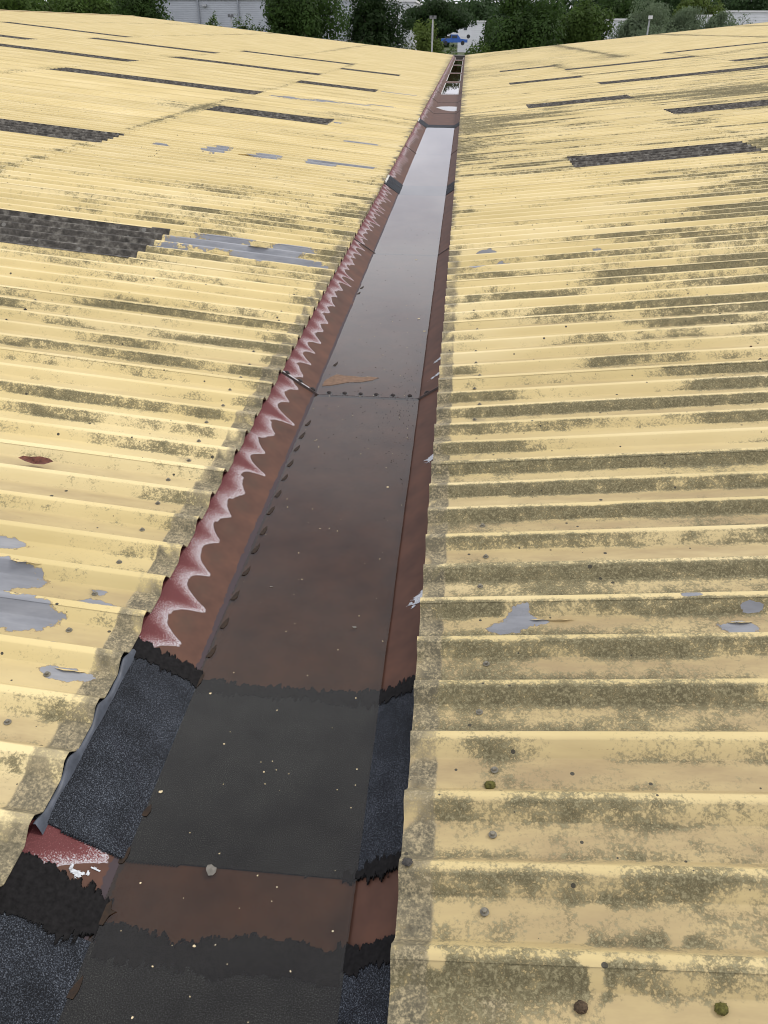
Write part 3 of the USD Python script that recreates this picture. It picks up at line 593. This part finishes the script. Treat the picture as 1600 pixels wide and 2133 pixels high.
# ------------------------------------------------------------------ water
def water(name, poly, z, label, kind='structure', rim=None):
    m = trimesh.creation.triangulate_polygon(poly, engine='earcut')
    v = np.column_stack([m[0], np.full(len(m[0]), z)])
    p = obj(name, (v, m[1]), M_WATER, None)
    tag(p, label, 'water', None, kind)
    return p
def zig(y0, y1, x, amp, seed):
    ys = np.arange(y0, y1, 0.03); return [(x + amp * (float(FB(v * 4, seed, 0.0, 3, seed)) - .5), v) for v in ys]
main = sg.Polygon([(-0.79, -0.5)] + zig(-0.4, 19.05, -0.787, 0.006, 2) + [(-0.787, 19.06), (-0.166, 19.06)] + zig(-0.4, 19.05, -0.166, 0.004, 3)[::-1] + [(-0.166, -0.5)])
water('water', main, 0.0, 'long sheet of still rainwater standing in the near part of the gutter')
def puddle(y0, y1, x0, x1, label, round_=0.10, pts=None):
    pl = sg.Polygon(pts) if pts else sg.box(x0, y0, x1, y1).buffer(-round_ * .5).buffer(round_ * .5)
    water('puddle', pl, -0.008, label)
    rim = pl.buffer(0.028).difference(pl.buffer(-0.004))
    m = trimesh.creation.extrude_polygon(rim, 0.0025); m.apply_translation([0, 0, -0.0105])
    tag(obj('lime_rim', m, M_LIME), 'white lime line round the ' + ' '.join(label.split()[:9]), 'lime rim')
puddle(23.3, 24.7, -.75, -.19, 'crescent puddle on the dry brown gutter floor, nearest of the far puddles', pts=[(-.73, 24.55), (-.62, 24.1), (-.5, 23.7), (-.36, 23.42), (-.24, 23.4), (-.185, 23.6), (-.185, 24.75), (-.4, 24.85), (-.6, 24.75)])
puddle(29.7, 36.3, -.75, -.2, 'bright puddle mirroring the sky and treetops', round_=.15)
puddle(37.7, 44.2, -.75, -.2, 'dark puddle just beyond the bright one', round_=.4)
puddle(45.4, 54.5, -.75, -.2, 'dark puddle second from the far end of the gutter', round_=.4)
puddle(56.2, 63.4, -.75, -.2, 'dark puddle nearest the far end of the gutter', round_=.3)
puddle(65.4, 70.9, -.76, -.2, 'dark water against the end plate of the gutter', round_=.1)

# dried silt island and floating bits
isl = [on_z(px, py, 0.0)[:2] for px, py in ((671, 804), (676, 794), (688, 786), (703, 780), (718, 783), (740, 784), (752, 786), (770, 785), (789, 787), (776, 792), (752, 796), (730, 796), (706, 800), (690, 803))]
m = trimesh.creation.extrude_polygon(sg.Polygon(isl), 0.0135); m.apply_translation([0, 0, -0.0118])
tag(obj('silt_patch', m, M_MUD), 'brown dried silt tongue rising out of the water beside the bolted joint', 'silt')
def flake_shape(r, rng, n=7):
    return sg.Polygon([(r * rng.uniform(.5, 1) * math.cos(2 * math.pi * i / n), r * rng.uniform(.35, .8) * math.sin(2 * math.pi * i / n)) for i in range(n)])
rng = random.Random(21); bits = []
for i in range(115):
    y = 0.75 + 5.5 * rng.random() ** 1.5; x = rng.uniform(-.775, -.18)
    r = rng.uniform(.0015, .0042) * (1.5 if rng.random() < .12 else 1)
    m = trimesh.creation.extrude_polygon(flake_shape(r, rng), 0.0008); m.apply_transform(trimesh.transformations.rotation_matrix(rng.uniform(0, 6), [0, 0, 1])); m.apply_translation([x, y, 0.0006]); bits.append(m)
tag(obj('floating_flakes', cat(bits), M_CHALK), 'tiny cream flakes scattered over the gutter water', 'flakes', None, 'stuff')
for (px, py, r, lab, mt) in ((440, 1812, .024, 'grey flake lying by the lower edge of the felt patch', M_GREYF), (738, 1307, .010, 'grey fleck in the middle of the brown water, right of centre', M_GREYF),
                        (565, 1223, .007, 'small pale ring in the brown water near the left wall', M_GREYF), (335, 1650, .008, 'cream flake beside the felt covered wall', M_CHALK), (438, 1830 - 185 - 200, .006, 'cream flake at the upper corner of the felt patch', M_CHALK)):
    q = on_z(px, py, 0.0); rg = random.Random(px)
    m = trimesh.creation.extrude_polygon(flake_shape(r, rg, 11), 0.0012); m.apply_translation([q[0], q[1], 0.0008])
    tag(obj('flake', m, mt), lab, 'flake')

# moss clumps, lichen and torn coating on the roof slopes
def clump(r, seed, flat=0.6):
    m = trimesh.creation.icosphere(3, 1.0); v = m.vertices
    v *= (0.62 + 0.75 * meshkit.fbm(v * 1.6 + seed, 3, seed))[:, None]
    v *= (0.8 + 0.4 * meshkit.noise(v * 5 + seed, seed))[:, None]
    m.vertices = v * np.array([r, r * .9, r * flat]); return m
def on_roof(name, m, mt, side, s, y, lab, catg, dz=0.0):
    m = tilt(m, side); m.apply_translation(roof_point(side, s, y, dz)); tag(obj(name, m, mt, smooth=True), lab, catg)
on_roof('moss_clump', clump(.0135, 3), M_MOSS, 1, .39, .815, 'rust brown moss clump on the nearest rib of the right roof', 'moss', .004)
on_roof('moss_clump', clump(.0125, 5), M_MOSSG, 1, .662, .825, 'olive green moss clump at the bottom right corner', 'moss', .004)
on_roof('moss_clump', clump(.014, 9, .35), M_MOSSG, 1, .222, 1.355, 'dark green moss round a fixing on the third near sheet trough of the right roof', 'moss', .002)
on_roof('moss_clump', clump(.012, 12, .4), M_DOT, 1, .02, 1.10, 'black blob on the cut end of a right hand sheet by the felt patch', 'moss', .004)

# ------------------------------------------------------------------ ground, trees and buildings beyond the roofs
M_GRASS = plain('rough_grass', (0.055, 0.07, 0.028), 0.9, scale=0.6, var=0.4)
gx = np.array([-400, -150, -60, 0, 60, 150, 400.]); gy = np.array([-60, 60, 90, 120, 150, 200, 260, 330, 420, 600.]); gz = np.array([-4.0, -4.0, -4.0, -3.4, -2.6, -2.2, -1.5, 3.0, 9.0, 14.0])
xx, yy = np.meshgrid(gx, gy); V = np.stack([xx, yy, np.repeat(gz[:, None], len(gx), 1)], -1).reshape(-1, 3)
tag(obj('ground', (V, grid_faces(len(gy), len(gx))), M_GRASS, smooth=True), None, None, None, 'structure')
gzat = lambda y: float(np.interp(y, gy, gz))

def leafmat(name, c, tr=0.42):
    c = np.array(c)
    return mat(name, {'g': ('geometry', {}), 'n': ('noise_texture', {'scale': 0.55, 'detail': 3.0}), 'a': ('math', {'math_type': 'multiply_add', 'value2': 0.45}), 'a2': ('math', {'math_type': 'multiply', 'value2': 0.55}),
        'r': ('rgb_ramp', {'ramp': [(0.2, tuple(c * 0.5)), (0.5, tuple(c)), (0.8, tuple(c * np.array([2.1, 1.9, 1.5])))]}),
        'p': ('principled_bsdf', {'roughness': 0.6, 'specular_ior_level': 0.12}), 't': ('translucent_bsdf', {}), 'm': ('mix_closure', {'fac': tr})},
        [('g.position', 'n.vector'), ('n.fac', 'a2.value1'), ('g.random_per_island', 'a.value1'), ('a2.value', 'a.value3'), ('a.value', 'r.fac'), ('r.color', 'p.base_color'), ('r.color', 't.color'), ('p.BSDF', 'm.closure1'), ('t.BSDF', 'm.closure2')], 'm.closure')
LEAF = {'dark': leafmat('dark_leaves', (0.052, 0.100, 0.022)), 'mid': leafmat('green_leaves', (0.088, 0.150, 0.030)), 'light': leafmat('light_leaves', (0.13, 0.19, 0.04)),
        'willow': leafmat('grey_green_leaves', (0.16, 0.215, 0.12)), 'far': leafmat('woodland_leaves', (0.052, 0.095, 0.034)), 'deep': leafmat('deep_green_leaves', (0.032, 0.064, 0.018))}
M_BARK = plain('tree_bark', (0.07, 0.055, 0.04), 0.9, scale=8, var=0.4)

def leaves(rs, centre, rad, n, size, hang=0.0):
    """leaf-clump faces in clusters through the outer part of an uneven crown"""
    nl = 26
    d = rs.normal(size=(nl, 3)); d /= np.linalg.norm(d, axis=1, keepdims=True)
    c = d * rs.uniform(0.35, 0.88, (nl, 1)); lr = rs.uniform(0.24, 0.46, nl)
    k = rs.randint(0, nl, n)
    q = rs.normal(size=(n, 3)); q /= np.linalg.norm(q, axis=1, keepdims=True)
    p = c[k] + q * lr[k, None] * rs.uniform(0.55, 1.08, (n, 1))
    nrm = q + 0.4 * rs.normal(size=(n, 3)) + [0, 0, 0.35]; nrm /= np.linalg.norm(nrm, axis=1, keepdims=True)
    a = np.cross(nrm, rs.normal(size=(n, 3))); a /= np.linalg.norm(a, axis=1, keepdims=True); b = np.cross(nrm, a)
    if hang:
        a = a * .3 + np.array([0, 0, -hang]); 
    s = size * rs.uniform(0.6, 1.4, (n, 1)); P = centre + p * rad
    V = np.stack([P - a * s, P + b * s * .55, P + a * s, P - b * s * .55], 1).reshape(-1, 3)
    i = np.arange(n)[:, None] * 4
    return V, np.vstack([i + [0, 1, 2], i + [0, 2, 3]])

def tree(name, label, px, half, Y, top, kind, cat_='tree', group=None, n=5200, size=0.24, low=None, hang=0.0, seed=0):
    X = at_y(px, 60, Y)[0]; rx = half * (Y * 0.86) / FPX
    zb = gzat(Y); low = zb + 1.2 if low is None else low
    t = thing(name, label, cat_, (X, Y, zb), group)
    rs = np.random.RandomState(int(px) + 7 + seed)
    h = top - zb; cz = 0.5 * (top + low) - zb
    V, F = leaves(rs, np.array([0, 0, cz]), np.array([rx, min(rx, 5.0), 0.5 * (top - low)]) * 1.02, n, size, hang)
    V2, F2 = leaves(rs, np.array([0, 0, cz]), np.array([rx, min(rx, 5.0), 0.5 * (top - low)]) * 0.62, n // 4, size * 2.0)
    obj('crown', (np.vstack([V, V2]), np.vstack([F, F2 + len(V)])), LEAF[kind], t)
    trunk = trimesh.creation.cone(radius=max(.12, .02 * h), height=h * .9, sections=8); parts_ = [trunk]
    for i in range(5):
        a = rs.uniform(0, 6.28); L = rx * .7
        b = trimesh.creation.cone(radius=.01 * h + .02, height=L, sections=6); b.apply_transform(trimesh.transformations.rotation_matrix(rs.uniform(.6, 1.1), [math.cos(a), math.sin(a), 0])); b.apply_translation([0, 0, h * rs.uniform(.3, .6)]); parts_.append(b)
    obj('trunk', cat(parts_), M_BARK, t)

G = 'trees beyond the far end of the roofs'
TREES = [('tree', 'mid green bushy tree at the left edge above the roof ridge', 40, 105, 96, 6.6, 'mid'),
 ('tree', 'green tree between the left edge and the pale clad wall', 190, 110, 104, 7.0, 'mid'),
 ('tree', 'dark tree touching the left end of the pale clad wall', 300, 62, 93, 6.2, 'dark'),
 ('tree', 'large dark green tree right of the pale clad wall', 620, 98, 88, 6.4, 'dark'),
 ('tree', 'open dark tree with white building showing through its branches', 775, 72, 97, 5.8, 'deep'),
 ('tree', 'dark tree behind the slim lamp post, left of the gap over the gutter', 912, 74, 108, 4.7, 'deep'),
 ('tree', 'large dark green tree just right of the gutter end', 1085, 104, 86, 5.6, 'dark'),
 ('tree', 'dark green tree with lighter crown left of the grey green willow', 1222, 56, 93, 5.4, 'mid'),
 ('willow_tree', 'widest grey green willow behind the right roof slope', 1345, 78, 112, 5.2, 'willow'),
 ('willow_tree', 'grey green willow right of the widest one', 1430, 58, 116, 4.9, 'willow'),
 ('willow_tree', 'small grey green willow left of the long white building', 1497, 36, 112, 3.9, 'willow'),
 ('tree', 'yellow green tree rising between two willows', 1442, 46, 150, 7.0, 'light'),
 ('tree', 'dark distant tree above the right hand vans', 1275, 60, 150, 8.0, 'dark')]
for i, (nm, lab, px, half, Y, top, kind) in enumerate(TREES):
    op = kind == 'deep' and px < 800
    tree(nm, lab, px, half, Y, top, kind, group=G, low=(at_y(912, 84, 108)[2] if px == 912 else None), n=14000 if op else 17000, size=0.14 if Y < 130 else .2, hang=0.55 if kind == 'willow' else 0)
def bush(label, px, half, Y, py_top, kind, n=1500):
    top = at_y(px, py_top, Y)[2]
    tree('bush', label, px, half, Y, top, kind, 'bush', None, n * 3, 0.12, gzat(Y) + .2)
bush('light green bush in front of the lamp post', 888, 42, 84, 44, 'light', 2600)
bush('low green bush above the left lip of the gutter end', 930, 34, 80, 91, 'mid')
bush('low green bush above the right lip of the gutter end', 1000, 36, 81, 92, 'mid')
bush('tall shrub against the pale clad wall, left of the floodlight post', 448, 22, 98, 26, 'mid', 900)
bush('wispy shrub against the pale clad wall, right of the floodlight post', 508, 26, 97, 24, 'mid', 900)
bush('dark hedge below the long white building at the right edge', 1560, 75, 98, 43, 'willow', 2600)
bush('grey green scrub under the willows', 1400, 120, 96, 56, 'willow', 3000)
bush('dark scrub behind the left roof verge', 700, 150, 82, 78, 'dark', 3000)
bush('green scrub on the left behind the ridge', 130, 150, 90, 18, 'mid', 3000)
# far wood
rs = np.random.RandomState(3); Vs, Fs, n0 = [], [], 0
for i in range(90):
    X = -130 + 280 * ((i % 45) + rs.uniform(0, 1)) / 45; Y = rs.uniform(225, 250) + (45 if i >= 45 else 0); h = rs.uniform(11, 12.5) + (2 if abs(X) > 25 else -1)
    V, F = leaves(rs, np.array([X, Y, gzat(Y) + h * .5]), np.array([rs.uniform(5, 8), 5, h * .5]), 2200, .5)
    Vs.append(V); Fs.append(F + n0); n0 += len(V)
tag(obj('woodland', (np.vstack(Vs), np.vstack(Fs)), LEAF['far']), 'dark green woodland closing the view behind the buildings', 'woodland', None, 'stuff')

M_CLAD = plain('pale_cladding', (0.34, 0.36, 0.385), 0.5, scale=0.8, var=0.06)
M_WHT = plain('white_cladding', (0.50, 0.51, 0.52), 0.5, scale=0.8, var=0.06)
M_GREY = plain('galvanised_steel', (0.30, 0.31, 0.32), 0.5, scale=3, var=0.15)
M_DPIPE = plain('grey_downpipe', (0.20, 0.215, 0.235), 0.5, scale=3, var=0.1)
M_GREYD = plain('dark_grey_casing', (0.10, 0.105, 0.11), 0.6, scale=3)
M_BLUE = plain('blue_vehicle_paint', (0.025, 0.085, 0.30), 0.3, scale=2, var=0.1)
M_TYRE = plain('tyre_rubber', (0.02, 0.02, 0.02), 0.8)
M_PANE = plain('dark_window', (0.03, 0.035, 0.04), 0.1, spec=0.6)
M_RF = plain('pale_roof', (0.5, 0.5, 0.49), 0.6, scale=.7, var=.08)
def clad_building(label, px0, px1, Y, ztop, depth, m, pitch=0.2, extras=()):
    x0, x1 = at_y(px0, 60, Y)[0], at_y(px1, 60, Y)[0]; zb = gzat(Y)
    t = thing('industrial_building', label, 'building', (x0, Y, zb)); L, H = x1 - x0, ztop - zb
    zs, ys = [], []
    z = 0.0
    while z < H - pitch:
        zs += [z, z + pitch * .62, z + pitch * .66, z + pitch * .96]; ys += [0.0, 0.0, 0.025, 0.025]; z += pitch
    zs, ys = np.array(zs), np.array(ys)
    V = np.concatenate([np.stack([np.full_like(zs, xx_), ys, zs], -1) for xx_ in (0, L)]); obj('wall', (V, grid_faces(2, len(zs))), m, t)
    obj('wall', box(0.0, L, 0.08, depth, 0, H - .1), m, t)
    obj('roof', box(-.2, L + .2, -.15, depth + .2, H - .1, H + .15), M_RF, t)
    for nm, mesh, mm in extras: obj(nm, mesh(x0, zb), mm, t)
    return t
def pipe_at(px, Y): return lambda x0, zb: box(at_y(px, 60, Y)[0] - x0 - .09, at_y(px, 60, Y)[0] - x0 + .09, -.2, -.03, 0, 11)
q = at_y(427, 11, 112)
clad_building('large pale grey clad building behind the left roof with a downpipe', 330, 735, 112, 4.9, 26, M_CLAD, 0.2,
    [('downpipe', pipe_at(418, 112), M_DPIPE), ('downpipe', pipe_at(500, 112), M_DPIPE), ('wall_light', lambda x0, zb: box(q[0] - x0 - .25, q[0] - x0 + .25, -.45, -.02, q[2] - zb - .12, q[2] - zb + .12), M_GREY)])
clad_building('white building seen through the open dark tree', 742, 862, 128, 5.2, 18, M_WHT, 0.4)
clad_building('white building glimpsed above the blue pickup in the gap', 955, 1010, 195, 3.4, 14, M_WHT, 0.4)
zt = at_y(1560, 24, 152)[2]
clad_building('long low white building at the right edge below the wood', 1512, 1760, 152, zt, 14, M_WHT, 0.4)
zt = at_y(1300, 41, 140)[2]
clad_building('low white building left of the willows', 1270, 1335, 140, zt, 10, M_WHT, 0.4)
clad_building('white building scrap between the willows', 1447, 1476, 138, at_y(1460, 33, 138)[2], 6, M_WHT, 0.4)

def post(name, label, catg, px, py_top, Y, head):
    q = at_y(px, py_top, Y); zb = gzat(Y); h = q[2] - zb
    t = thing(name, label, catg, (q[0], Y, zb))
    c = trimesh.creation.cylinder(radius=.075, height=h, sections=10); c.apply_translation([0, 0, h / 2]); obj('pole', c, M_GREY, t)
    if head == 'flood':
        obj('bracket', box(-.2, .2, -.05, .05, h, h + .06), M_GREY, t)
        for sx in (-.17, .17):
            b = box(sx - .12, sx + .12, -.15, .05, h - .05, h + .2); obj('lamp_head', b, M_GREYD, t)
    else:
        b = trimesh.creation.box([.3, .7, .3]); b.apply_translation([0, -.3, h]); obj('lamp_head', b, M_RF, t)
post('lamp_post', 'slim grey floodlight post standing behind the left roof near the gutter end', 'lamp post', 902, 38, 79, 'flood')
post('lamp_post', 'short post with floodlights in front of the pale clad wall', 'lamp post', 481, 34, 95, 'flood')
post('lamp_post', 'pale lamp post in front of the widest willow', 'lamp post', 1354, 36, 94, 'street')

# blue pickup and a white van in the yard beyond the gutter's end
def vehicle(name, label, catg, px, py_bottom, Y, L, kind):
    q = at_y(px, py_bottom, Y); t = thing(name, label, catg, tuple(q)); body = M_BLUE if kind == 'pickup' else M_WHT
    if kind == 'pickup':
        pr = [(-L / 2, .45), (L / 2, .45), (L / 2, .95), (L / 2 - 1.3, 1.05), (L / 2 - 1.9, 1.75), (L / 2 - 3.1, 1.75), (L / 2 - 3.2, 1.1), (-L / 2, 1.1)]
        win = box(L / 2 - 3.0, L / 2 - 1.95, -.93, .93, 1.15, 1.6)
    else:
        pr = [(-L / 2, .4), (L / 2, .4), (L / 2, 1.2), (L / 2 - .5, 1.35), (L / 2 - 1.3, 2.5), (-L / 2, 2.5)]
        win = box(L / 2 - 1.9, L / 2 - 1.25, -.97, .97, 1.45, 2.1)
    m = trimesh.creation.extrude_polygon(sg.Polygon(pr), 1.8); m.apply_transform(np.array([[1, 0, 0, 0], [0, 0, 1, -.9], [0, 1, 0, 0], [0, 0, 0, 1.0]])); m.fix_normals()
    obj('body', m, body, t); obj('window', win, M_PANE, t)
    for sx in (-L / 2 + .9, L / 2 - .9):
        for sy in (-.82, .82):
            w = trimesh.creation.cylinder(radius=.36, height=.22, sections=20); w.apply_transform(trimesh.transformations.rotation_matrix(math.pi / 2, [1, 0, 0])); w.apply_translation([sx, sy, .36]); obj('wheel', w, M_TYRE, t)
vehicle('pickup', 'bright blue pickup parked in the gap above the gutter end', 'pickup', 946, 94, 172, 5.0, 'pickup')
vehicle('van', 'white van parked behind the blue pickup', 'van', 958, 80, 184, 5.2, 'van')

rng = random.Random(77); bits = []
for i in range(260):
    y = rng.gauss(4.0, .45) if i < 200 else rng.uniform(4.4, 9); x = -.18 - abs(rng.gauss(0, .13)) if i < 150 else rng.uniform(-.76, -.18)
    if x < -.77: continue
    r = rng.uniform(.0015, .005)
    m = trimesh.creation.extrude_polygon(flake_shape(r, rng, 6), 0.0008); m.apply_transform(trimesh.transformations.rotation_matrix(rng.uniform(0, 6), [0, 0, 1])); m.apply_translation([x, y, 0.0008]); bits.append(m)
tag(obj('floating_specks', cat(bits), M_DOT), 'tiny dark specks on the water around the bolted joint', 'specks', None, 'stuff')
for j, (px, py, lab) in enumerate(((867, 541, 'pale fleck farthest up the long water, near its right edge'), (873, 664, 'pale leaf fragment on the water by the right edge above the silt'), (884, 690, 'pale crescent fleck touching the right water edge'), (808, 1015, 'cream fleck with a dark eye on the water near the right edge'))):
    q = on_z(px, py, 0.0); rg = random.Random(px)
    m = trimesh.creation.extrude_polygon(flake_shape(.014 if j != 3 else .008, rg, 9), 0.001); m.apply_translation([q[0], q[1], 0.0008])
    tag(obj('flake', m, M_CHALK), lab, 'flake')

# torn coating and curled paint flakes
def roof_hit(side, px, py, dz=0.0):
    d = ray(px, py); k = side * TN[side]
    t = (ZE + dz - k * XE[side] - EYE) / (d[2] - k * d[0]); return (d[0] * t - XE[side]) * side, d[1] * t
pts = [roof_hit(-1, *p) for p in ((38, 955), (48, 951), (66, 953), (84, 952), (104, 957), (112, 963), (92, 969), (70, 968), (52, 962))]
bot = [(XE[-1] - a, b, ZE + a * TN[-1] - .002) for a, b in pts]; c = np.mean(bot, axis=0) - [0, 0, 0.012]
n = len(bot); V = np.array(bot + [c]); V[:n, 2] += 0.006
F = np.array([[i, (i + 1) % n, n] for i in range(n)]); F = F if np.cross(V[F[0, 1]] - V[F[0, 0]], V[F[0, 2]] - V[F[0, 0]])[2] > 0 else F[:, ::-1]
obj('rusted_tear', (V, F), plain('bright_rust', (0.10, 0.032, 0.018), 0.8, scale=60, var=0.5), ROOF[-1], label='red brown rusted tear in the yellow coating')
M_FLK = plain('yellow_paint_flake', (0.58, 0.46, 0.23), 0.6, scale=30, var=0.2)
def curl(L, w, h, seed):
    rs_ = np.random.RandomState(seed); u = np.linspace(-1, 1, 13); v = np.linspace(0, 1, 4)
    uu, vv = np.meshgrid(u, v, indexing='ij'); wid = w * (1 - np.abs(uu) ** 2.2) * (0.7 + .6 * N(uu * 3, seed, 1.0, seed))
    V = np.stack([uu * L, -vv * wid, h * vv ** 1.7 * (1 - uu ** 2) + .0015], -1).reshape(-1, 3)
    return (V, grid_faces(13, 4)[:, ::-1])
for i, (sd, a, b, L, w, h) in enumerate(((-1, .95, 6.47, .14, .03, .016), (-1, .55, 6.44, .10, .025, .014), (-1, 1.2, 6.60, .09, .03, .015), (-1, .30, 6.40, .08, .02, .01), (-1, .72, 6.72, .1, .03, .014), (-1, 2.0, 11.5, .12, .05, .02),
        (1, .405, 2.028, .035, .008, .005), (1, .47, 2.025, .05, .008, .006), (1, 1.03, 2.0, .04, .012, .007), (1, 1.25, 6.82, .05, .04, .02), (1, .83, 6.60, .04, .03, .015), (1, .73, 4.778, .13, .012, .01), (1, 1.46, 4.778, .12, .012, .01), (-1, .50, 2.115, .06, .014, .008), (-1, .15, 1.67, .05, .01, .006))):
    V, F = curl(L, w, h, i + 1); p0 = roof_point(sd, a, b); V = V @ trimesh.transformations.rotation_matrix(-sd * math.atan(TN[sd]), [0, 1, 0])[:3, :3].T + p0
    obj('paint_flake', (V, F), M_FLK, ROOF[sd], smooth=True)
